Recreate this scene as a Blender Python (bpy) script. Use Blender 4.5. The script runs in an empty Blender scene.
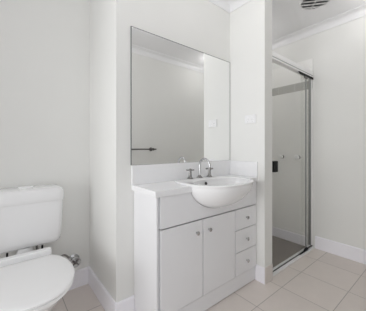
import bpy, bmesh, math, random
from mathutils import Vector, Matrix
random.seed(4)
C = bpy.context.scene.collection
S = bpy.context.scene
PI = math.pi

# ------------------------------------------------------------------ camera, world, light, exposure
cam = bpy.data.cameras.new('camera')
cam.sensor_fit = 'HORIZONTAL'; cam.sensor_width = 36.0
cam.lens = 223.24 / 366 * 36
cam.shift_y = -7.5 / 366
cam.clip_start = 0.01
camo = bpy.data.objects.new('camera', cam); C.objects.link(camo)
camo.location = (0, 0, 1.1214)
camo.rotation_euler = (PI / 2, 0, math.radians(51.29 - 90))
S.camera = camo

world = bpy.data.worlds.new('daylight'); S.world = world
world.use_nodes = True
bg = world.node_tree.nodes['Background']
bg.inputs['Color'].default_value = (0.97, 0.98, 1.0, 1)
bg.inputs['Strength'].default_value = 0.75

S.view_settings.view_transform = 'Standard'
S.view_settings.look = 'None'
S.view_settings.gamma = 1
S.view_settings.use_curve_mapping = False
S.view_settings.exposure = 0.06
S.cycles.use_denoising = True
S.cycles.max_bounces = 14
S.cycles.diffuse_bounces = 8
S.cycles.transparent_max_bounces = 16
S.cycles.sample_clamp_indirect = 6.0

# ceiling lamps, first one inferred, the others added unseen for fill: (x, y, emission of the globe, label)
LAMPS = [(0.25, 1.00, 13.0, 'round white globe ceiling light between the doorway and the toilet'),
         (1.20, 0.78, 11.0, 'added unseen globe ceiling light in front of the vanity, for fill'),
         (2.45, 0.40, 7.5, 'added unseen globe ceiling light near the right wall, beside the exhaust fan, for fill'),
         (2.22, 1.58, 10.0, 'added unseen globe ceiling light inside the shower recess, for fill')]
def area(name, loc, rot, sx, sy, power, color=(1, 1, 1)):
    l = bpy.data.lights.new(name, 'AREA'); l.shape = 'RECTANGLE'; l.size = sx; l.size_y = sy
    l.energy = power; l.color = color
    o = bpy.data.objects.new(name, l); C.objects.link(o); o.location = loc; o.rotation_euler = rot
    return o
# added fill light behind an unseen, added window in the left wall
wl = area('added_window_fill', (-1.65, 0.775, 1.265), (0, -PI / 2, 0), 1.6, 1.12, 9.2, (0.98, 0.99, 1.0))
wl.data.spread = math.radians(80)

# ------------------------------------------------------------------ materials
def nodemat(name):
    m = bpy.data.materials.new(name); m.use_nodes = True
    return m, m.node_tree.nodes, m.node_tree.links, m.node_tree.nodes['Principled BSDF']

def mat(name, col, rough=0.5, metal=0.0, noise=0.02, nscale=30.0, bump=0.0, spec=0.5, coat=0.0):
    m, n, l, b = nodemat(name)
    b.inputs['Roughness'].default_value = rough
    b.inputs['Metallic'].default_value = metal
    b.inputs['Specular IOR Level'].default_value = spec
    b.inputs['Coat Weight'].default_value = coat
    tc = n.new('ShaderNodeTexCoord'); no = n.new('ShaderNodeTexNoise')
    no.inputs['Scale'].default_value = nscale; no.inputs['Detail'].default_value = 4
    l.new(tc.outputs['Object'], no.inputs['Vector'])
    ra = n.new('ShaderNodeValToRGB')
    ra.color_ramp.elements[0].position = 0.3; ra.color_ramp.elements[1].position = 0.7
    ra.color_ramp.elements[0].color = tuple(max(0, c * (1 - noise)) for c in col) + (1,)
    ra.color_ramp.elements[1].color = tuple(min(1, c * (1 + noise)) for c in col) + (1,)
    l.new(no.outputs['Fac'], ra.inputs['Fac']); l.new(ra.outputs['Color'], b.inputs['Base Color'])
    if bump:
        bu = n.new('ShaderNodeBump'); bu.inputs['Strength'].default_value = bump; bu.inputs['Distance'].default_value = 0.002
        l.new(no.outputs['Fac'], bu.inputs['Height']); l.new(bu.outputs['Normal'], b.inputs['Normal'])
    return m

def tile_mat(name, col, grout, px, py, ox, oy, gw=0.004, axes='XY', rough=0.35, var=0.05, band=None, low=None):
    """square-set tiles with grout lines, on two of the object's axes"""
    m, n, l, b = nodemat(name)
    b.inputs['Roughness'].default_value = rough
    tc = n.new('ShaderNodeTexCoord'); sp = n.new('ShaderNodeSeparateXYZ'); l.new(tc.outputs['Object'], sp.inputs[0])
    def mth(op, a, bb=None):
        x = n.new('ShaderNodeMath'); x.operation = op
        for i, v in enumerate((a, bb)):
            if v is None: continue
            if isinstance(v, (int, float)): x.inputs[i].default_value = v
            else: l.new(v, x.inputs[i])
        return x.outputs[0]
    masks, cells = [], []
    for ax, p, o in ((axes[0], px, ox), (axes[1], py, oy)):
        v = mth('DIVIDE', mth('SUBTRACT', sp.outputs[ax], o), p)
        cells.append(mth('FLOOR', v))
        fr = mth('FRACT', v)
        d = mth('MINIMUM', fr, mth('SUBTRACT', 1.0, fr))
        masks.append(mth('LESS_THAN', d, gw / 2 / p))
    g = mth('MAXIMUM', masks[0], masks[1])
    cx = n.new('ShaderNodeCombineXYZ'); l.new(cells[0], cx.inputs[0]); l.new(cells[1], cx.inputs[1])
    wn = n.new('ShaderNodeTexWhiteNoise'); wn.noise_dimensions = '3D'; l.new(cx.outputs[0], wn.inputs['Vector'])
    no = n.new('ShaderNodeTexNoise'); no.inputs['Scale'].default_value = 9; no.inputs['Detail'].default_value = 8
    no.inputs['Roughness'].default_value = 0.65
    l.new(tc.outputs['Object'], no.inputs['Vector'])
    t = mth('ADD', mth('MULTIPLY', mth('SUBTRACT', no.outputs['Fac'], 0.5), 0.9), mth('MULTIPLY', mth('SUBTRACT', wn.outputs['Value'], 0.5), 0.5))
    k = mth('ADD', 1.0, mth('MULTIPLY', t, var * 2))
    hs = n.new('ShaderNodeMix'); hs.data_type = 'RGBA'; hs.blend_type = 'MULTIPLY'; hs.inputs[0].default_value = 1
    hs.inputs[6].default_value = col + (1,)
    cc = n.new('ShaderNodeCombineColor')
    for i in range(3): l.new(k, cc.inputs[i])
    l.new(cc.outputs[0], hs.inputs[7])
    out = hs.outputs[2]
    for rng, bc in ((band, (0.44, 0.43, 0.41)), (low, (0.66, 0.66, 0.68))):
        if rng:
            z0, z1 = rng
            msk = mth('MULTIPLY', mth('GREATER_THAN', sp.outputs['Z'], z0), mth('LESS_THAN', sp.outputs['Z'], z1))
            bm_ = n.new('ShaderNodeMix'); bm_.data_type = 'RGBA'
            l.new(msk, bm_.inputs[0]); l.new(out, bm_.inputs[6]); bm_.inputs[7].default_value = bc + (1,)
            out = bm_.outputs[2]
    mx = n.new('ShaderNodeMix'); mx.data_type = 'RGBA'
    l.new(g, mx.inputs[0]); l.new(out, mx.inputs[6]); mx.inputs[7].default_value = grout + (1,)
    l.new(mx.outputs[2], b.inputs['Base Color'])
    bu = n.new('ShaderNodeBump'); bu.inputs['Strength'].default_value = 0.4; bu.inputs['Distance'].default_value = 0.002
    l.new(mth('SUBTRACT', 1.0, g), bu.inputs['Height']); l.new(bu.outputs['Normal'], b.inputs['Normal'])
    return m

M = {}
M['wall'] = mat('wall_paint', (0.81, 0.81, 0.79), 0.7, noise=0.008, nscale=3, bump=0.03, spec=0.25)
M['ceiling'] = mat('ceiling_paint', (0.86, 0.86, 0.87), 0.8, noise=0.006, nscale=3, spec=0.2)
M['trim'] = mat('skirting_paint', (0.92, 0.91, 0.955), 0.4, noise=0.008, nscale=5)
M['floor'] = tile_mat('floor_tile', (0.73, 0.67, 0.63), (0.40, 0.365, 0.34), 0.351, 0.353, 1.745, 0.552, 0.0045, 'XY', 0.45, 0.07)
M['skirttile'] = mat('skirting_tile', (0.70, 0.655, 0.625), 0.45, noise=0.03, nscale=12)
M['showerfloor'] = tile_mat('shower_floor_tile', (0.20, 0.175, 0.16), (0.14, 0.12, 0.11), 0.2, 0.2, 1.79, 1.07, 0.004, 'XY', 0.4, 0.08)
TILE_A = dict(gw=0.002, rough=0.15, var=0.02, band=(1.794, 1.892))
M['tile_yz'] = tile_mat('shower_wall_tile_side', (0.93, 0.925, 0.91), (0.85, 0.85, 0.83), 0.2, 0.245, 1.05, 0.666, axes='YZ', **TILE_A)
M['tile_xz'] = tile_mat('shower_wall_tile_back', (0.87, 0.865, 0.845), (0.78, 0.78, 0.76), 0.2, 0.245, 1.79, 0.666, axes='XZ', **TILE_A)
M['cabinet'] = mat('cabinet_white', (0.84, 0.84, 0.855), 0.35, noise=0.006, nscale=6)
M['laminate'] = mat('worktop_white', (0.87, 0.87, 0.88), 0.25, noise=0.01, nscale=40)
M['ceramic'] = mat('ceramic_white', (0.88, 0.88, 0.885), 0.12, noise=0.003, nscale=5, coat=0.3)
M['plastic'] = mat('plastic_white', (0.84, 0.84, 0.845), 0.28, noise=0.004, nscale=5)
M['seatplastic'] = mat('seat_plastic', (0.94, 0.94, 0.945), 0.2, noise=0.003, nscale=5)
M['chrome'] = mat('chrome', (0.58, 0.58, 0.59), 0.1, metal=1.0, noise=0.01)
M['steel'] = mat('brushed_steel', (0.27, 0.265, 0.26), 0.2, metal=1.0, noise=0.05, nscale=60)
M['alu'] = mat('aluminium', (0.86, 0.86, 0.86), 0.28, metal=0.35, noise=0.01)
M['alu_dark'] = mat('aluminium_grey', (0.36, 0.37, 0.365), 0.35, metal=0.7, noise=0.02)
M['black'] = mat('black_rubber', (0.008, 0.008, 0.009), 0.85, noise=0.05)
M['seal'] = mat('dark_seal', (0.05, 0.048, 0.046), 0.6, noise=0.05)
M['knob'] = mat('polished_knob', (0.55, 0.545, 0.54), 0.18, metal=1.0, noise=0.02)
M['dark'] = mat('dark_hole', (0.02, 0.02, 0.02), 0.6, noise=0.05)
M['edge'] = mat('mirror_edge', (0.14, 0.15, 0.145), 0.3, noise=0.03)
M['mirror'] = mat('mirror_silver', (0.93, 0.935, 0.93), 0.0, metal=1.0, noise=0.0)
M['fanslat'] = mat('fan_slat', (0.74, 0.735, 0.73), 0.5, noise=0.03)
M['fan'] = mat('recess_shade', (0.22, 0.218, 0.215), 0.5, noise=0.03)  # dark tone standing for the shade in the fan throat
M['rail'] = mat('towel_rail_metal', (0.16, 0.15, 0.145), 0.35, metal=0.6, noise=0.03)

def glass_mat(name, tint):
    m = bpy.data.materials.new(name); m.use_nodes = True
    n, l = m.node_tree.nodes, m.node_tree.links
    n.remove(n['Principled BSDF']); out = n['Material Output']
    tr = n.new('ShaderNodeBsdfTransparent'); tr.inputs[0].default_value = tint
    gl = n.new('ShaderNodeBsdfGlossy'); gl.inputs['Roughness'].default_value = 0.01
    lw = n.new('ShaderNodeLayerWeight'); lw.inputs['Blend'].default_value = 0.15
    fr = n.new('ShaderNodeMath'); fr.operation = 'MULTIPLY_ADD'; l.new(lw.outputs['Facing'], fr.inputs[0]); fr.inputs[1].default_value = 0.25; fr.inputs[2].default_value = 0.02
    mx = n.new('ShaderNodeMixShader'); l.new(fr.outputs[0], mx.inputs[0]); l.new(tr.outputs[0], mx.inputs[1]); l.new(gl.outputs[0], mx.inputs[2])
    l.new(mx.outputs[0], out.inputs['Surface'])
    return m
M['glass'] = glass_mat('shower_glass', (0.985, 0.988, 0.98, 1))
M['clear'] = glass_mat('added_window_glass', (0.98, 0.98, 0.98, 1))

def emit_mat(name, col, s):
    m, n, l, b = nodemat(name)
    b.inputs['Base Color'].default_value = col + (1,)
    b.inputs['Emission Color'].default_value = col + (1,); b.inputs['Emission Strength'].default_value = s
    return m

# ------------------------------------------------------------------ helpers
def base_of(p):
    v = Vector((0, 0, 0))
    while p is not None:
        v += p.location; p = p.parent
    return v

def obj(name, bm, m, parent=None, smooth=False, label=None, origin=None):
    """link a bmesh (world coordinates) as ONE object under parent"""
    off = base_of(parent)
    o_loc = Vector((0, 0, 0))
    if parent is None and origin is not None:
        o_loc = Vector(origin); off = o_loc
    if off.length: bmesh.ops.translate(bm, verts=bm.verts, vec=-off)
    bmesh.ops.recalc_face_normals(bm, faces=bm.faces)
    me = bpy.data.meshes.new(name); bm.to_mesh(me); bm.free()
    for x in (m if isinstance(m, (list, tuple)) else [m]): me.materials.append(x)
    if smooth:
        for p in me.polygons: p.use_smooth = True
        me.set_sharp_from_angle(angle=math.radians(40))
    o = bpy.data.objects.new(name, me); C.objects.link(o)
    o.location = o_loc
    if parent is not None: o.parent = parent
    if label: o['label'] = label
    return o

def tag(o, label, cat, group=None):
    o['label'] = label; o['category'] = cat
    if group: o['group'] = group
    return o

def thing(name, label, cat, loc, group=None):
    o = bpy.data.objects.new(name, None); C.objects.link(o); o.location = loc; o.empty_display_size = 0.05
    return tag(o, label, cat, group)

def struct(name, bm, m, smooth=False):
    o = obj(name, bm, m, None, smooth); o['kind'] = 'structure'; return o

def NB(): return bmesh.new()

def box(bm, x0, x1, y0, y1, z0, z1, bev=0.0, seg=2, mi=0):
    r = bmesh.ops.create_cube(bm, size=1.0)
    vs = r['verts']
    for v in vs:
        v.co = Vector(((x0 + x1) / 2 + v.co.x * (x1 - x0), (y0 + y1) / 2 + v.co.y * (y1 - y0), (z0 + z1) / 2 + v.co.z * (z1 - z0)))
    if mi:
        for f in {f for v in vs for f in v.link_faces}: f.material_index = mi
    if bev:
        es = list({e for v in vs for e in v.link_edges})
        bmesh.ops.bevel(bm, geom=es, offset=bev, segments=seg, profile=0.5, affect='EDGES')
    return bm

def rings(bm, loops, cap0=True, cap1=True, closed=True):
    """skin a list of point loops (all the same length)"""
    vl = [[bm.verts.new(p) for p in lp] for lp in loops]
    n = len(vl[0])
    for a, b in zip(vl[:-1], vl[1:]):
        for i in range(n if closed else n - 1):
            j = (i + 1) % n
            bm.faces.new((a[i], a[j], b[j], b[i]))
    if cap0: bm.faces.new(list(reversed(vl[0])))
    if cap1: bm.faces.new(vl[-1])
    return vl

def lathe(bm, prof, loc, axis='Z', n=28):
    """prof: list of (radius, height) revolved about axis through loc"""
    loc = Vector(loc)
    ax = {'X': Vector((1, 0, 0)), 'Y': Vector((0, 1, 0)), 'Z': Vector((0, 0, 1)), '-Y': Vector((0, -1, 0)), '-X': Vector((-1, 0, 0)), '-Z': Vector((0, 0, -1))}[axis] if isinstance(axis, str) else Vector(axis).normalized()
    u = ax.orthogonal().normalized(); w = ax.cross(u)
    lps = [[loc + ax * h + (u * math.cos(2 * PI * i / n) + w * math.sin(2 * PI * i / n)) * max(r, 1e-5) for i in range(n)] for r, h in prof]
    rings(bm, lps); return bm

def tube(bm, pts, rad, n=14):
    pts = [Vector(p) for p in pts]
    rs = rad if isinstance(rad, (list, tuple)) else [rad] * len(pts)
    t0 = (pts[1] - pts[0]).normalized(); u = t0.orthogonal().normalized()
    lps = []
    for i, p in enumerate(pts):
        t = (pts[min(i + 1, len(pts) - 1)] - pts[max(i - 1, 0)]).normalized()
        u = (u - t * u.dot(t)).normalized(); w = t.cross(u)
        lps.append([p + (u * math.cos(2 * PI * k / n) + w * math.sin(2 * PI * k / n)) * rs[i] for k in range(n)])
    rings(bm, lps); return bm

def spline(P, k=8):
    P = [Vector(p) for p in P]; out = []
    Q = [P[0] * 2 - P[1]] + P + [P[-1] * 2 - P[-2]]
    for i in range(1, len(Q) - 2):
        for j in range(k):
            t = j / k; a, b, c, d = Q[i - 1], Q[i], Q[i + 1], Q[i + 2]
            out.append(0.5 * ((2 * b) + (c - a) * t + (2 * a - 5 * b + 4 * c - d) * t * t + (3 * b - a - 3 * c + d) * t ** 3))
    out.append(P[-1]); return out

def prism(bm, poly, lo, hi, axis='Z'):
    """extrude polygon of 2-D points along an axis; axis Z: (x,y), Y: (x,z), X: (y,z)"""
    f = {'Z': lambda p, h: (p[0], p[1], h), 'Y': lambda p, h: (p[0], h, p[1]), 'X': lambda p, h: (h, p[0], p[1])}[axis]
    rings(bm, [[f(p, lo) for p in poly], [f(p, hi) for p in poly]]); return bm

def sweep(bm, path, prof, closed=False):
    """sweep profile (offset to the left of the path, z) along an xy path with mitred corners"""
    P = [Vector(p).to_2d() for p in path]; n = len(P); nor = []
    for i in range(n):
        ds = []
        if closed or i > 0: ds.append((P[i] - P[i - 1]).normalized())
        if closed or i < n - 1: ds.append((P[(i + 1) % n] - P[i]).normalized())
        ns = [Vector((-d.y, d.x)) for d in ds]
        if len(ns) == 1: nor.append(ns[0])
        else:
            b = ns[0] + ns[1]; nor.append(b * (2 / b.length_squared))
    lps = [[(P[i].x + nor[i].x * o, P[i].y + nor[i].y * o, z) for o, z in prof] for i in range(n)]
    if closed: lps.append(lps[0]); rings(bm, lps, False, False); bmesh.ops.remove_doubles(bm, verts=bm.verts, dist=1e-5)
    else: rings(bm, lps)
    return bm

# ------------------------------------------------------------------ the room
XL, XT, XM, XB, XBo, XC = -1.50, 0.557, 0.656, 1.672, 1.7876, 2.727
YF, YE, YA, YT = -0.02, 1.012, 1.376, 1.943          # front wall, partition end, mirror wall, back wall
HC = 2.475                                           # ceiling
DX0, DX1, DH = -1.20, 0.88, 2.12                      # doorway the photographer stands in, widened to let in more light
YS = 1.069                                           # shower screen

bm = NB(); prism(bm, [(XL - .12, YF - .12), (XC + .1, YF - .12), (XC + .1, YS - .03), (XBo - .05, YS - .03), (XBo - .05, YT + .1), (XL - .12, YT + .1)], -0.12, 0.0)
struct('floor', bm, M['floor'])
bm = NB(); box(bm, XBo - .05, XC + .1, YS - .03, YT + .1, -0.12, -0.012); struct('floor_shower', bm, M['showerfloor'])
bm = NB(); box(bm, XL - .12, XC + .1, YF - .12, YT + .1, HC, HC + .1); struct('ceiling', bm, M['ceiling'])
WY0, WY1, WZ0, WZ1 = 0.20, 1.35, 0.45, 2.08            # unseen window added in the left wall to admit fill light
bm = NB()
box(bm, XL - .12, XL, YF - .12, WY0, 0, HC); box(bm, XL - .12, XL, WY1, YT + .1, 0, HC)
box(bm, XL - .12, XL, WY0, WY1, 0, WZ0); box(bm, XL - .12, XL, WY0, WY1, WZ1, HC)
struct('wall_left', bm, M['wall'])
bm = NB()
for y0, y1, z0, z1 in ((WY0, WY0 + .04, WZ0, WZ1), (WY1 - .04, WY1, WZ0, WZ1), (WY0 + .04, WY1 - .04, WZ0, WZ0 + .04), (WY0 + .04, WY1 - .04, WZ1 - .04, WZ1), ((WY0 + WY1) / 2 - .02, (WY0 + WY1) / 2 + .02, WZ0 + .04, WZ1 - .04)):
    box(bm, XL - .075, XL - .035, y0, y1, z0, z1)
win = struct('added_window_1', bm, M['plastic'])
bm = NB(); box(bm, XL - .057, XL - .053, WY0 + .03, WY1 - .03, WZ0 + .03, WZ1 - .03); obj('pane', bm, M['clear'], win)
bm = NB(); box(bm, XL, XT + .1, YT, YT + .1, 0, HC); struct('wall_back', bm, M['wall'])
bm = NB(); prism(bm, [(XT, YT), (XT, YA), (XB, YA), (XB, YA + .1), (XT + .1, YA + .1), (XT + .1, YT)], 0, HC); struct('wall_mirror', bm, M['wall'])
bm = NB(); box(bm, XB, XBo, YE, YT, -0.012, HC, 0.0); struct('wall_partition', bm, M['wall'])
bm = NB(); box(bm, XC, XC + .1, YF - .12, YT + .1, -0.012, HC); struct('wall_right', bm, M['wall'])
bm = NB(); box(bm, XBo, XC, YT, YT + .1, -0.012, HC); struct('wall_shower', bm, M['wall'])
bm = NB(); prism(bm, [(XL, 0), (DX0, 0), (DX0, DH), (DX1, DH), (DX1, 0), (XC, 0), (XC, HC), (XL, HC)], YF - .1, YF, 'Y'); struct('wall_front', bm, M['wall'])
# door lining and architrave
bm = NB()
for s, x in ((-1, DX0), (1, DX1)):
    box(bm, min(x, x + s * .055), max(x, x + s * .055), YF, YF + .014, 0, DH + .055)
box(bm, DX0, DX1, YF, YF + .014, DH, DH + .055)
struct('door_1', bm, M['trim'])

# cove cornice round the whole room
def cove(w=0.075, k=8):
    pr = [(0, HC - w)]
    for i in range(k + 1):
        a = PI / 2 * i / k
        pr.append((0.008 + (w - .008) * (1 - math.cos(a)), HC - w + 0.0 + (w - .006) * math.sin(a)))
    pr += [(w, HC + .001), (0, HC + .001)]
    return pr
loop = [(XL, YF), (XC, YF), (XC, YT), (XBo, YT), (XBo, YE), (XB, YE), (XB, YA), (XT, YA), (XT, YT), (XL, YT)]
bm = NB(); sweep(bm, loop, cove(), True); struct('trim_1', bm, M['ceiling'], True)

SK = [(0, 0), (0.013, 0), (0.013, 0.127), (0.007, 0.1355), (0, 0.1355)]
bm = NB(); sweep(bm, [(DX1 + .055, YF), (XC, YF), (XC, YS - .044)], SK); struct('baseboard_right', bm, M['trim'])
bm = NB(); sweep(bm, [(XB, YE), (XB, 1.098)], [(0, 0), (.004, 0), (.004, .131), (.002, .1355), (0, .1355)]); struct('baseboard_partition', bm, M['trim'])
bm = NB(); box(bm, XB, XBo, YE - .006, YE, 0, .1355, .001, 1); struct('trim_2', bm, M['skirttile'])   # tile skirting on the end of the partition
bm = NB(); sweep(bm, [(0.678, YA), (XT, YA), (XT, YT), (XL, YT), (XL, YF), (DX0 - .055, YF)], SK); struct('baseboard_back', bm, M['trim'])

# shower wall tiles
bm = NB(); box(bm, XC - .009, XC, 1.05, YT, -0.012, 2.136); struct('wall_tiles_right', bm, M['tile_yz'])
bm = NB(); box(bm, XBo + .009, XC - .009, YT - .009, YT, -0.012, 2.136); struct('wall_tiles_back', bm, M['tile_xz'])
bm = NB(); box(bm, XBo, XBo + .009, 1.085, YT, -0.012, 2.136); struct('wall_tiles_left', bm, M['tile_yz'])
bm = NB(); sweep(bm, [(XC - .009, YS + .04), (XC - .009, YT - .009), (XBo + .009, YT - .009), (XBo + .009, YS + .04)], [(0, -.012), (.008, -.012), (.008, .098), (.004, .102), (0, .102)])
struct('baseboard_shower', bm, M['trim'])

# ------------------------------------------------------------------ ceiling lamps, mostly added for fill
for lx, ly, glow, lab in LAMPS:
    t = thing('ceiling_light', lab, 'ceiling light', (lx, ly, HC), 'globe ceiling lights')
    bm = NB(); lathe(bm, [(0.055, 0), (0.06, -.004), (0.06, -.02), (0.052, -.026), (0, -.026)], (lx, ly, HC), 'Z', 32); obj('lamp_base', bm, M['plastic'], t, True)
    GR = 0.07
    bm = NB(); lathe(bm, [(GR * math.sin(PI * i / 14), -.0262 - GR + GR * math.cos(PI * i / 14)) for i in range(15)], (lx, ly, HC), 'Z', 32); obj('globe', bm, emit_mat('lamp_globe', (1.0, 0.985, 0.985), glow), t, True)

# ------------------------------------------------------------------ mirror
mx0, mx1, mz0, mz1, my = XM, XB - .003, 1.0065, 1.9317, YA - .006
t = thing('vanity_mirror', 'large frameless rectangular mirror on the wall above the vanity', 'mirror', ((mx0 + mx1) / 2, YA, mz0))
BV = 0.0045
bm = NB()
f0 = [bm.verts.new(p) for p in ((mx0 + BV, my, mz0 + .001), (mx1 - BV, my, mz0 + .001), (mx1 - BV, my, mz1 - BV), (mx0 + BV, my, mz1 - BV))]
f1 = [bm.verts.new((v.co.x, my + .0015, v.co.z)) for v in f0]
bm.faces.new(f0); bm.faces.new(f1[::-1])
for i in range(4): bm.faces.new((f0[i], f0[(i + 1) % 4], f1[(i + 1) % 4], f1[i]))
obj('silvered_face', bm, M['mirror'], t)
bm = NB()
box(bm, mx0, mx1, my + .0016, YA - .0002, mz0, mz1)
for x0, x1, z0, z1 in ((mx0, mx0 + BV, mz0, mz1), (mx1 - BV, mx1, mz0, mz1), (mx0 + BV, mx1 - BV, mz1 - BV, mz1)):
    box(bm, x0, x1, my, my + .0016, z0, z1)
obj('ground_edge', bm, M['edge'], t, label='dull grey ground edge of the mirror')

# ------------------------------------------------------------------ basin shape (used by fascia and worktop cut-outs too)
BX, BY, BA, BB, BN = 1.207, 1.105, 0.280, 0.220, 2.25
ZR, ZB = 0.889, 0.690                                 # rim top, underside of the bowl
NB_ = 72
def sup(a, b, cx, cy, z, n=BN, k=NB_, nb=None):
    out = []
    for i in range(k):
        t_ = 2 * PI * i / k; cs, sn = math.cos(t_), math.sin(t_)
        m_ = nb if (nb and sn > 0) else n                # squarer towards the wall
        out.append(Vector((cx + a * math.copysign(abs(cs) ** (2 / m_), cs), cy + b * math.copysign(abs(sn) ** (2 / m_), sn), z)))
    return out
NBK = 5.0
def outer_scale(z):
    if z >= ZR - 0.013: return 1.0
    if z <= ZB: return 0.02
    q = (ZR - 0.013 - z) / (ZR - 0.013 - ZB)
    return max(0.02, (1 - q ** 1.9) ** (1 / 1.75))
def outer_loop(z, grow=0.0):
    s_ = outer_scale(z); sh = 0.03 * (1 - s_)
    return sup((BA - .004) * s_ + grow, (BB - .004) * s_ + grow, BX, BY + sh, z)
def half_width_at(y, z, grow):
    s_ = outer_scale(z); a, b = (BA - .004) * s_ + grow, (BB - .004) * s_ + grow
    v = abs(y - (BY + 0.03 * (1 - s_))) / b
    return a * (1 - v ** BN) ** (1 / BN) if v < 1 else 0.0

# ------------------------------------------------------------------ vanity cabinet
VX0, VX1 = 0.680, XB - 0.002
VF = 1.088                                            # door faces
ZC0, ZC1 = 0.840, 0.875                               # worktop underside / top
zd0, zd1, zd2, zd3 = 0.646, 0.4777, 0.3033, 0.1224
t = thing('vanity_cabinet', 'white bathroom vanity cabinet with two doors and three drawers below the basin', 'cabinet', ((VX0 + VX1) / 2, 1.23, 0))
bm = NB(); box(bm, VX0, VX0 + .009, VF + .003, YA - .002, 0, ZC0 - .001, .001); obj('side_panel', bm, M['cabinet'], t)
bm = NB()
box(bm, VX0 + .032, VX1, VF + .022, YA - .016, zd3 + .002, zd3 + .018)
box(bm, VX1 - .016, VX1, VF + .021, YA - .016, zd3 + .02, ZC0 - .001)
box(bm, VX0 + .02, VX1 - .018, YA - .014, YA - .002, zd3 + .02, ZC0 - .001)
obj('carcass', bm, M['cabinet'], t)
bm = NB(); box(bm, VX0 + .0095, VX0 + .03, VF + .0195, VF + .0215, 0.0, ZC0 - .001); obj('filler_strip', bm, M['cabinet'], t)
bm = NB(); box(bm, VX0 + .0185, VX1, VF + .012, VF + .0185, 0.006, zd3 - .009); obj('kickboard', bm, M['cabinet'], t)
# fascia with the cut-out the basin hangs through
zf0, zf1 = zd0 + .003, ZC0 - .004
cut = []
K = 26
for i in range(K + 1):
    z = zf1 - (zf1 - ZB) * (i / K); w = half_width_at(VF + .008, z, .004)
    if w > 0: cut.append((w, z))
zmin = cut[-1][1]
notch = [(BX - w, z) for w, z in cut] + [(BX + w, z) for w, z in reversed(cut)]
fx0, fx1 = 0.7065, VX1 - .003
cols = [(fx0, zf1), (notch[0][0] - .0005, zf1)] + notch + [(notch[-1][0] + .0005, zf1), (fx1, zf1)]
bm = NB(); rings(bm, [[(x, VF, zf0), (x, VF + .018, zf0), (x, VF + .018, z), (x, VF, z)] for x, z in cols])
obj('front_panel', bm, M['cabinet'], t)

def knob(x, z, parent):
    b_ = NB(); lathe(b_, [(0.006, 0.0005), (0.0058, .008), (0.007, .011), (0.0125, .015), (0.0138, .019), (0.0125, .0225), (0.007, .0245), (0, .025)], (x, VF, z), '-Y', 24)
    obj('knob', b_, M['knob'], parent, True, 'round brushed metal knob')
def front(name, x0, x1, z0, z1, kx, kz):
    b_ = NB(); box(b_, x0 + .003, x1 - .003, VF, VF + .018, z0 + .0028, z1 - .0028, .0012, 1)
    o_ = obj(name, b_, M['cabinet'], t); knob(kx, kz, o_)
front('door', 0.7055, 1.0458, zd3, zd0 - .003, 0.985, 0.566)
front('door', 1.0458, 1.3872, zd3, zd0 - .003, 1.099, 0.564)
front('drawer', 1.3872, VX1 - .002, zd1, zd0 - .003, 1.528, 0.5635)
front('drawer', 1.3872, VX1 - .002, zd2, zd1, 1.530, 0.3905)
front('drawer', 1.3872, VX1 - .002, zd3, zd2, 1.532, 0.2145)

# ------------------------------------------------------------------ worktop
t = thing('countertop', 'white laminate vanity worktop with upstand along the mirror wall and partition', 'worktop', ((VX0 + VX1) / 2, 1.23, ZC0))
fy = 1.0744
wN = BA - .012
front_line = [(0.664, fy), (BX - wN - .0005, fy), (BX - wN, BY)]
for i in range(1, 48):
    a = PI * (1 - i / 48); front_line.append((BX + wN * math.copysign(abs(math.cos(a)) ** (2 / BN), math.cos(a)), BY + (BB - .012) * math.sin(a) ** (2 / BN)))
front_line += [(BX + wN, BY), (BX + wN + .0005, fy), (XB - .001, fy)]
bm = NB(); rings(bm, [[(x, y, ZC0), (x, YA - .0003, ZC0), (x, YA - .0003, ZC1), (x, y, ZC1)] for x, y in front_line])
obj('slab', bm, M['laminate'], t)
bm = NB(); box(bm, 0.660, XB - .001, YA - .016, YA - .0005, ZC1 + .0003, 1.0055, .0015); obj('backsplash', bm, M['laminate'], t)
bm = NB(); box(bm, XB - .015, XB - .001, fy, YA - .0165, ZC1 + .0003, 1.0035, .0015); obj('side_splash', bm, M['laminate'], t)

# ------------------------------------------------------------------ basin
t = thing('wash_basin', 'white ceramic semi-recessed wash basin bulging out of the vanity front', 'basin', (BX, BY, ZB))
IX, IY, IA, IB = BX, BY - .045, 0.238, 0.148
lps = [outer_loop(z) for z in (ZB + .0005, ZB + .004, ZB + .012, ZB + .026, ZB + .045, ZB + .07, ZB + .10, ZB + .13, ZB + .155, ZB + .172)]
lps += [sup(BA - g_, BB - g_, BX, BY, ZR - dz_, BN, NB_, NBK) for g_, dz_ in ((.004, .0135), (.001, .010), (0, .006), (.002, .002), (.008, 0))]
lps += [sup(IA + .006, IB + .006, IX, IY, ZR - .001, 2.1), sup(IA, IB, IX, IY, ZR - .005, 2.1)]
for q in (0.1, 0.25, 0.42, 0.6, 0.76, 0.88, 0.96, 1.0):
    sc = (1 - q ** 2.4) ** (1 / 2.2) if q < 1 else 0.1
    sc = max(sc, 0.1)
    lps.append(sup(IA * sc, IB * sc, IX, IY + .02 * q, ZR - .006 - .135 * q, 2.1))
bm = NB(); rings(bm, lps); obj('bowl', bm, M['ceramic'], t, True)
bm = NB(); lathe(bm, [(0.019, 0), (0.022, .002), (0.019, .004), (0.012, .0035), (0, .003)], (IX, IY + .02, ZR - .1405), 'Z', 24); obj('waste', bm, M['chrome'], t, True)
bm = NB(); lathe(bm, [(0.0115, 0), (0.0115, .0035), (0.0085, .004), (0, .003)], (1.172, 1.1905, 0.858), (0, -1, .28), 20); obj('overflow_hole', bm, M['dark'], t, True, 'dark round overflow hole')

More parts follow.
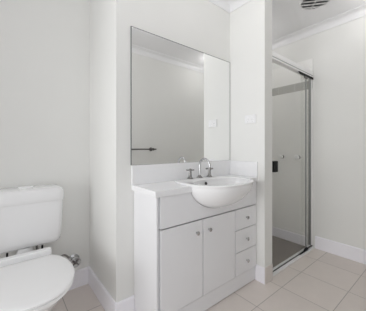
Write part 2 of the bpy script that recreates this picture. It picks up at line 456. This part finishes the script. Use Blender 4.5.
# ------------------------------------------------------------------ tap set on the basin deck
def basin_tap(x, y, label):
    z = ZR + .0002
    k = thing('basin_tap', label, 'tap', (x, y, z), 'cross handle taps on the basin')
    b_ = NB(); lathe(b_, [(0.0235, 0), (0.0235, .004), (0.019, .008), (0.0135, .013), (0.0115, .024), (0.0098, .042), (0.011, .049), (0.009, .053), (0.009, .057)], (x, y, z), 'Z', 24); obj('tap_body', b_, M['steel'], k, True)
    b_ = NB()
    lathe(b_, [(0.0095, .0575), (0.0122, .061), (0.0122, .069), (0.008, .075), (0, .077)], (x, y, z), 'Z', 20)
    for a in (0.15, 0.15 + PI / 2):
        d = Vector((math.cos(a - .65), math.sin(a - .65), 0)); c_ = Vector((x, y, z + .065))
        tube(b_, [c_ - d * .031, c_ - d * .028, c_ - d * .012, c_ + d * .012, c_ + d * .028, c_ + d * .031], [.0038, .006, .0045, .0045, .006, .0038], 12)
    obj('cross_handle', b_, M['steel'], k, True)
TYB = 1.283
basin_tap(1.098, TYB, 'chrome cross-handle basin tap left of the gooseneck spout')
basin_tap(1.298, TYB - .005, 'chrome cross-handle basin tap behind the spout outlet, right of the spout base')
k = thing('basin_spout', 'chrome gooseneck spout arching over the wash basin', 'spout', (1.195, TYB, ZR + .0002))
z0 = ZR + .0002
bm = NB(); lathe(bm, [(0.025, 0), (0.025, .004), (0.02, .008), (0.013, .014), (0.0105, .02), (0, .02)], (1.195, TYB, z0), 'Z', 24); obj('flange', bm, M['steel'], k, True)
pts = [(1.195, TYB, z0 + .0205), (1.195, TYB, z0 + .055), (1.195, TYB, z0 + .088)]
R_ = 0.052
for i in range(0, 15):
    a = PI * i / 14 * 1.06
    pts.append((1.195 + .006 * i / 14, TYB - R_ + R_ * math.cos(a), z0 + .097 + R_ * math.sin(a)))
bm = NB(); tube(bm, pts, 0.0082, 16); obj('neck', bm, M['chrome'], k, True)
e = Vector(pts[-1])
bm = NB(); lathe(bm, [(0.0085, .0), (0.0105, -.001), (0.0105, -.02), (0.0075, -.0205), (0, -.019)], (e.x, e.y, e.z), 'Z', 20); obj('aerator', bm, M['steel'], k, True)

# ------------------------------------------------------------------ wall plate on the partition
t = thing('power_outlet', 'white double power outlet plate on the partition wall beside the mirror', 'outlet', (XB, 1.1465, 1.3365))
PY0, PY1, PZ0, PZ1 = 1.090, 1.203, 1.334, 1.4105
bm = NB(); box(bm, XB - .009, XB - .0003, PY0, PY1, PZ0, PZ1, .003, 3); obj('plate', bm, M['plastic'], t)
for yc in (PY0 + .034, PY1 - .034):
    bm = NB(); box(bm, XB - .0125, XB - .0092, yc - .006, yc + .006, PZ1 - .028, PZ1 - .012, .0015); obj('rocker_switch', bm, M['seatplastic'], t)
    b2 = NB(); box(b2, XB - .0105, XB - .0092, yc - .019, yc + .019, PZ0 + .008, PZ0 + .042, .001); so = obj('socket', b2, M['seatplastic'], t)
    b3 = NB()
    for dy, dz, sl in ((-.008, .008, .5), (.008, .008, -.5), (0, -.008, 0)):
        prism(b3, [(yc + dy - .0012 + sl * .007, PZ0 + .025 + dz + .0045), (yc + dy + .0012 + sl * .007, PZ0 + .025 + dz + .0045), (yc + dy + .0012 - sl * .007, PZ0 + .025 + dz - .0045), (yc + dy - .0012 - sl * .007, PZ0 + .025 + dz - .0045)], XB - .0112, XB - .0106, 'X')
    obj('pin_slots', b3, M['fan'], so)

# ------------------------------------------------------------------ toilet
TX = 0.110
t = thing('toilet', 'white toilet with closed lid and its cistern against the back wall', 'toilet', (TX, 1.55, 0))
def rrect(xc, hw, y0, y1, z, r, k=6):
    out = []
    for cx_, cy_, a0 in ((xc + hw - r, y1 - r, 0), (xc - hw + r, y1 - r, PI / 2), (xc - hw + r, y0 + r, PI), (xc + hw - r, y0 + r, 1.5 * PI)):
        for i in range(k + 1):
            a = a0 + PI / 2 * i / k; out.append((cx_ + r * math.cos(a), cy_ + r * math.sin(a), z))
    return out
YK = YT - .004
CF = 1.768
lps = [rrect(TX, .170, CF + .05, YK - .01, .456, .03), rrect(TX, .194, CF + .032, YK - .004, .460, .035), rrect(TX, .207, CF + .022, YK, .473, .04), rrect(TX, .213, CF + .016, YK, .50, .042),
       rrect(TX, .217, CF + .010, YK, .56, .042), rrect(TX, .221, CF + .005, YK, .66, .042), rrect(TX, .2235, CF + .003, YK, .755, .042)]
bm = NB(); rings(bm, lps); obj('cistern', bm, M['ceramic'], t, True)
lps = [rrect(TX, .2275, CF - .003, YK, .7555, .044), rrect(TX, .230, CF - .005, YK, .760, .046), rrect(TX, .230, CF - .005, YK, .806, .046), rrect(TX, .226, CF - .001, YK, .826, .045),
       rrect(TX, .215, CF + .010, YK - .004, .841, .04), rrect(TX, .198, CF + .024, YK - .014, .849, .035), rrect(TX, .17, CF + .05, YK - .03, .852, .03)]
bm = NB(); rings(bm, lps); obj('cistern_lid', bm, M['ceramic'], t, True)
lps = [rrect(TX + .003, .043, 1.815, 1.875, .8522, .012), rrect(TX + .003, .043, 1.815, 1.875, .860, .012), rrect(TX + .003, .040, 1.818, 1.872, .8625, .011)]
bm = NB(); rings(bm, lps); obj('flush_button', bm, M['seatplastic'], t, True)

# egg-shaped outlines of the seat (right half measured, mirrored)
half = [(1.170, 0.0), (1.176, .045), (1.196, .094), (1.236, .137), (1.29, .173), (1.37, .201), (1.45, .209), (1.53, .203), (1.60, .181), (1.648, .155), (1.674, .130)]
hs = spline([(w, y, 0) for y, w in half], 4)
def egg(sc, z, cy=1.47, dy=0.0, grow=0.0, rear=True):
    right = [(TX + p.x * sc + (grow if p.x > .001 else 0), cy + (p.y - cy) * sc + dy, z) for p in hs]
    left = [(2 * TX - x, y, z_) for x, y, z_ in reversed(right[1:])]
    return right + left
lps = [egg(.985, .4155), egg(1.0, .4185), egg(1.0, .4255), egg(.985, .4295), egg(.93, .4325), egg(.75, .4345), egg(.4, .4355), egg(.05, .4358)]
bm = NB(); rings(bm, lps); obj('seat_lid', bm, M['seatplastic'], t, True)
lps = [egg(.97, .3955), egg(.99, .398), egg(.99, .411), egg(.97, .4145)]
bm = NB(); rings(bm, lps); obj('seat', bm, M['seatplastic'], t, True)
# hinge bar across the back of the seat
bm = NB(); box(bm, TX - .134, TX + .134, 1.684, 1.730, .3955, .4600, .006, 3); obj('hinge_bar', bm, M['seatplastic'], t)
# pan: bowl, pedestal and rear deck
def pan_loop(hw, y0, y1, z, n=2.3, k=48):
    cy = (y0 + y1) / 2; b = (y1 - y0) / 2; out = []
    for i in range(k):
        a = 2 * PI * i / k; cs, sn = math.cos(a), math.sin(a)
        out.append((TX + hw * math.copysign(abs(cs) ** (2 / n), cs), cy + b * math.copysign(abs(sn) ** (2 / n), sn), z))
    return out
lps = [pan_loop(.105, 1.36, 1.84, 0, 2.6), pan_loop(.103, 1.365, 1.835, .02, 2.6), pan_loop(.09, 1.39, 1.82, .06, 2.4), pan_loop(.085, 1.40, 1.80, .14), pan_loop(.09, 1.365, 1.79, .20), pan_loop(.105, 1.31, 1.78, .26),
       pan_loop(.132, 1.255, 1.775, .31), pan_loop(.158, 1.222, 1.77, .345), pan_loop(.178, 1.197, 1.765, .375), pan_loop(.186, 1.188, 1.762, .386), pan_loop(.186, 1.188, 1.762, .392), pan_loop(.18, 1.195, 1.755, .3950)]
bm = NB(); rings(bm, lps); obj('pan', bm, M['ceramic'], t, True)
bm = NB(); lp2 = [rrect(TX, .10, 1.64, 1.85, .24, .04), rrect(TX, .128, 1.64, 1.868, .33, .04), rrect(TX, .140, 1.64, 1.875, .375, .035), rrect(TX, .140, 1.64, 1.875, .390, .035), rrect(TX, .134, 1.646, 1.869, .3950, .03)]
rings(bm, lp2); obj('rear_deck', bm, M['ceramic'], t, True)
bm = NB(); lathe(bm, [(.05, .3952), (.05, .42), (.038, .4555)], (TX, 1.835, 0), 'Z', 28); obj('flush_connector', bm, M['plastic'], t, True)
for sx in (-1, 1):
    bm = NB(); lathe(bm, [(.006, .3952), (.006, .4555)], (TX + sx * .095, 1.80, 0), 'Z', 12); obj('cistern_bolt', bm, M['black'], t, True, 'dark bolt under the cistern')

# ------------------------------------------------------------------ stop valve and hose
vx, vz = 0.434, 0.230
t = thing('stop_valve', 'chrome water stop valve with hose on the wall right of the toilet', 'valve', (vx, YT, vz))
bm = NB(); lathe(bm, [(.0, .0003), (.043, .0003), (.043, .003), (.034, .009), (.014, .012), (.011, .014), (.011, .034), (.014, .036), (.014, .052), (.009, .056), (0, .056)], (vx, YT, vz), '-Y', 28); obj('valve_body', bm, M['chrome'], t, True)
bm = NB()
lathe(bm, [(0, .0563), (.010, .0563), (.012, .06), (.012, .07), (.008, .074), (0, .075)], (vx, YT, vz), '-Y', 20)
for a in (PI / 4, 3 * PI / 4):
    d = Vector((math.cos(a), 0, math.sin(a))); c_ = Vector((vx, YT - .065, vz))
    tube(bm, [c_ - d * .0315, c_ - d * .024, c_ - d * .01, c_ + d * .01, c_ + d * .024, c_ + d * .0315], [.005, .0055, .005, .005, .0055, .005], 10)
obj('handle', bm, M['rail'], t, True, 'dark chrome cross handle')
bm = NB()
lps = [[Vector((vx + (.035 + .0045 * math.cos(b_)) * math.cos(a), YT - .065 + .0042 * math.sin(b_), vz + (.035 + .0045 * math.cos(b_)) * math.sin(a))) for b_ in [2 * PI * j / 10 for j in range(10)]] for a in [2 * PI * i / 32 for i in range(33)]]
rings(bm, lps, False, False); bmesh.ops.remove_doubles(bm, verts=bm.verts, dist=1e-5); obj('handwheel_rim', bm, M['chrome'], t, True)
bm = NB(); tube(bm, [(vx - .006, YT - .045, vz + .006), (vx - .03, YT - .045, vz + .03), (vx - .045, YT - .045, vz + .045)], .0095, 12); obj('outlet', bm, M['chrome'], t, True)
hp = spline([(vx - .045, YT - .045, vz + .045), (vx - .075, YT - .045, vz + .073), (.30, YT - .05, .30), (.22, YT - .06, .34), (.185, YT - .062, .40), (.18, YT - .062, .455)], 6)
bm = NB(); tube(bm, hp, .0075, 12); obj('hose', bm, M['steel'], t, True, 'braided grey hose')

# ------------------------------------------------------------------ shower screen
SX0, SX1 = XBo + .0095, XC - .0095
t = thing('shower_screen', 'clear glass sliding shower screen with white aluminium rail', 'shower screen', ((SX0 + SX1) / 2, YS, 0))
bm = NB()
prism(bm, [(YS - .022, 1.982), (YS - .022, 1.944), (YS - .018, 1.940), (YS - .018, 1.932), (YS - .024, 1.928), (YS - .024, 1.914), (YS + .024, 1.914), (YS + .024, 1.982)], SX0, SX1, 'X'); obj('header_rail', bm, M['alu'], t)
bm = NB(); box(bm, SX0, SX1, YS - .0195, YS - .0182, 1.9325, 1.9395); obj('rail_groove', bm, M['alu_dark'], t, label='grey groove along the rail')
bm = NB()
prism(bm, [(YS - .042, 0.0003), (YS - .042, .012), (YS - .038, .015), (YS - .018, .015), (YS - .018, .006), (YS - .003, .006), (YS - .003, .030), (YS + .005, .030), (YS + .005, .020), (YS + .028, .006), (YS + .028, 0.0003)], SX0, SX1, 'X'); obj('bottom_track', bm, M['plastic'], t)
bm = NB(); box(bm, SX0, SX1, YS - .0165, YS - .0035, .0065, .022); obj('bottom_seal', bm, M['seal'], t, label='dark rubber seal along the bottom track')
bm = NB(); box(bm, SX1 - .028, SX1, YS - .016, YS + .016, .0305, 1.9135, .002); obj('wall_jamb', bm, M['alu'], t)
bm = NB(); box(bm, SX0, SX0 + .028, YS - .016, YS + .016, .0305, 1.9135, .002); obj('wall_jamb', bm, M['alu'], t)
bm = NB(); box(bm, SX1 - .035, SX1 - .0285, YS - .012, YS + .012, .0305, 1.9135); obj('jamb_seal', bm, M['alu_dark'], t, label='dark grey jamb seal')
# sliding leaf
bm = NB(); box(bm, SX0 + .035, SX1 - .16, YS - .012, YS - .007, .0365, 1.905); leaf = obj('sliding_door', bm, M['glass'], t)
bm = NB(); box(bm, SX1 - .160, SX1 - .151, YS - .016, YS - .003, .034, 1.909, .001); obj('edge_strip', bm, M['alu_dark'], leaf, label='grey edge strip of the glass door')
bm = NB(); box(bm, SX0 + .035, SX1 - .1515, YS - .0135, YS - .0055, .0225, .036); obj('bottom_rail', bm, M['alu'], leaf)
bm = NB(); box(bm, 1.865, 1.925, YS - .036, YS - .0125, .905, 1.004, .003); obj('handle', bm, M['black'], leaf, label='black rectangular pull handle')
bm = NB(); box(bm, SX1 - .24, SX1 - .0355, YS + .006, YS + .011, .0305, 1.9135); obj('fixed_pane', bm, M['glass'], t)
bm = NB(); prism(bm, [(2.36, 1.9135), (2.40, 1.892), (SX1 - .001, 1.892), (SX1 - .001, 1.9135)], YS - .026, YS - .018, 'Y'); obj('roller_cover', bm, M['black'], t, label='black roller cover under the rail end')
bm = NB(); box(bm, 2.505, 2.575, YS - .026, YS - .014, 1.868, 1.8915, .004); obj('roller', bm, M['rail'], t, label='dark roller bracket')
bm = NB(); prism(bm, [(2.38, .019), (2.48, .028), (2.51, .048), (2.56, .048), (2.57, .019)], YS - .030, YS - .0165, 'Y'); obj('door_guide', bm, M['black'], t, label='black bottom door guide')

# ------------------------------------------------------------------ shower taps on the tiled right wall
def shower_tap(y, label):
    z = 1.012; x = XC - .0092
    k = thing('shower_tap', label, 'tap', (x, y, z), 'shower taps on the tiled wall')
    b_ = NB(); lathe(b_, [(.0, .0002), (.022, .0002), (.022, .004), (.018, .010), (.012, .02), (.012, .032), (0, .032)], (x, y, z), '-X', 24); obj('flange', b_, M['steel'], k, True)
    b_ = NB(); lathe(b_, [(0, .0323), (.018, .0323), (.027, .04), (.029, .058), (.024, .072), (.012, .077), (0, .0775)], (x, y, z), '-X', 24); obj('knob', b_, M['seatplastic'], k, True, 'round white tap knob')
shower_tap(1.40, 'white shower tap knob nearer the partition, deeper inside the shower')
shower_tap(1.205, 'white shower tap knob nearer the right end of the glass screen')

# ------------------------------------------------------------------ ceiling exhaust fan
fx, fyc = 2.21, 0.828
t = thing('exhaust_fan', 'round ceiling exhaust fan with grey slatted grille', 'exhaust fan', (fx, fyc, HC))
bm = NB(); lathe(bm, [(.1225, -.001), (.1225, -.007), (.127, -.008), (.133, -.005), (.136, -.001)], (fx, fyc, HC), 'Z', 48); obj('rim', bm, M['plastic'], t, True)
bm = NB(); lathe(bm, [(0, -.0012), (.1215, -.0012), (.1215, -.004), (0, -.004)], (fx, fyc, HC), 'Z', 48); obj('fan_throat', bm, M['fan'], t, label='disc coloured dark for the shade behind the grille')
dv = Vector((0.65, -0.76, 0)).normalized(); pv = Vector((dv.y, -dv.x, 0)) * -1
for i in range(-2, 3):
    off = i * .046; L = math.sqrt(max(.1215 ** 2 - (abs(off) + .005) ** 2, 1e-4))
    c_ = Vector((fx, fyc, HC)) + pv * off
    b_ = NB(); q = [(-.0085, -.0195), (.0085, -.0205), (.0085, -.0185), (-.0085, -.0175)]
    rings(b_, [[c_ + dv * s_ * L + pv * a + Vector((0, 0, z)) for a, z in q] for s_ in (-1, 1)])
    obj('slat', b_, M['fanslat'], t)
b_ = NB(); lathe(b_, [(.120, -.0085), (.120, -.0205), (.124, -.0205), (.1245, -.0085)], (fx, fyc, HC), 'Z', 48); obj('grille_ring', b_, M['fanslat'], t, True)
b_ = NB(); c_ = Vector((fx, fyc, HC)); rings(b_, [[c_ + pv * s_ * .119 + dv * a + Vector((0, 0, z)) for a, z in ((-.004, -.0195), (.004, -.0195), (.004, -.0225), (-.004, -.0225))] for s_ in (-1, 1)])
obj('cross_bar', b_, M['fanslat'], t)

# ------------------------------------------------------------------ towel rail on the front wall (seen in the mirror)
t = thing('towel_rail', 'dark metal towel rail on the wall reflected in the mirror', 'towel rail', (1.28, YF, 1.104))
rz, ry = 1.104, YF + .065
bm = NB(); tube(bm, [(.93, ry, rz), (1.675, ry, rz)], .009, 14); obj('bar', bm, M['rail'], t, True)
for x in (.955, 1.625):
    bm = NB(); lathe(bm, [(0, .0003), (.026, .0003), (.026, .006), (.012, .012), (.010, .05), (.017, .056), (.017, .078), (0, .08)], (x, YF, rz), 'Y', 22); obj('bracket', bm, M['rail'], t, True)
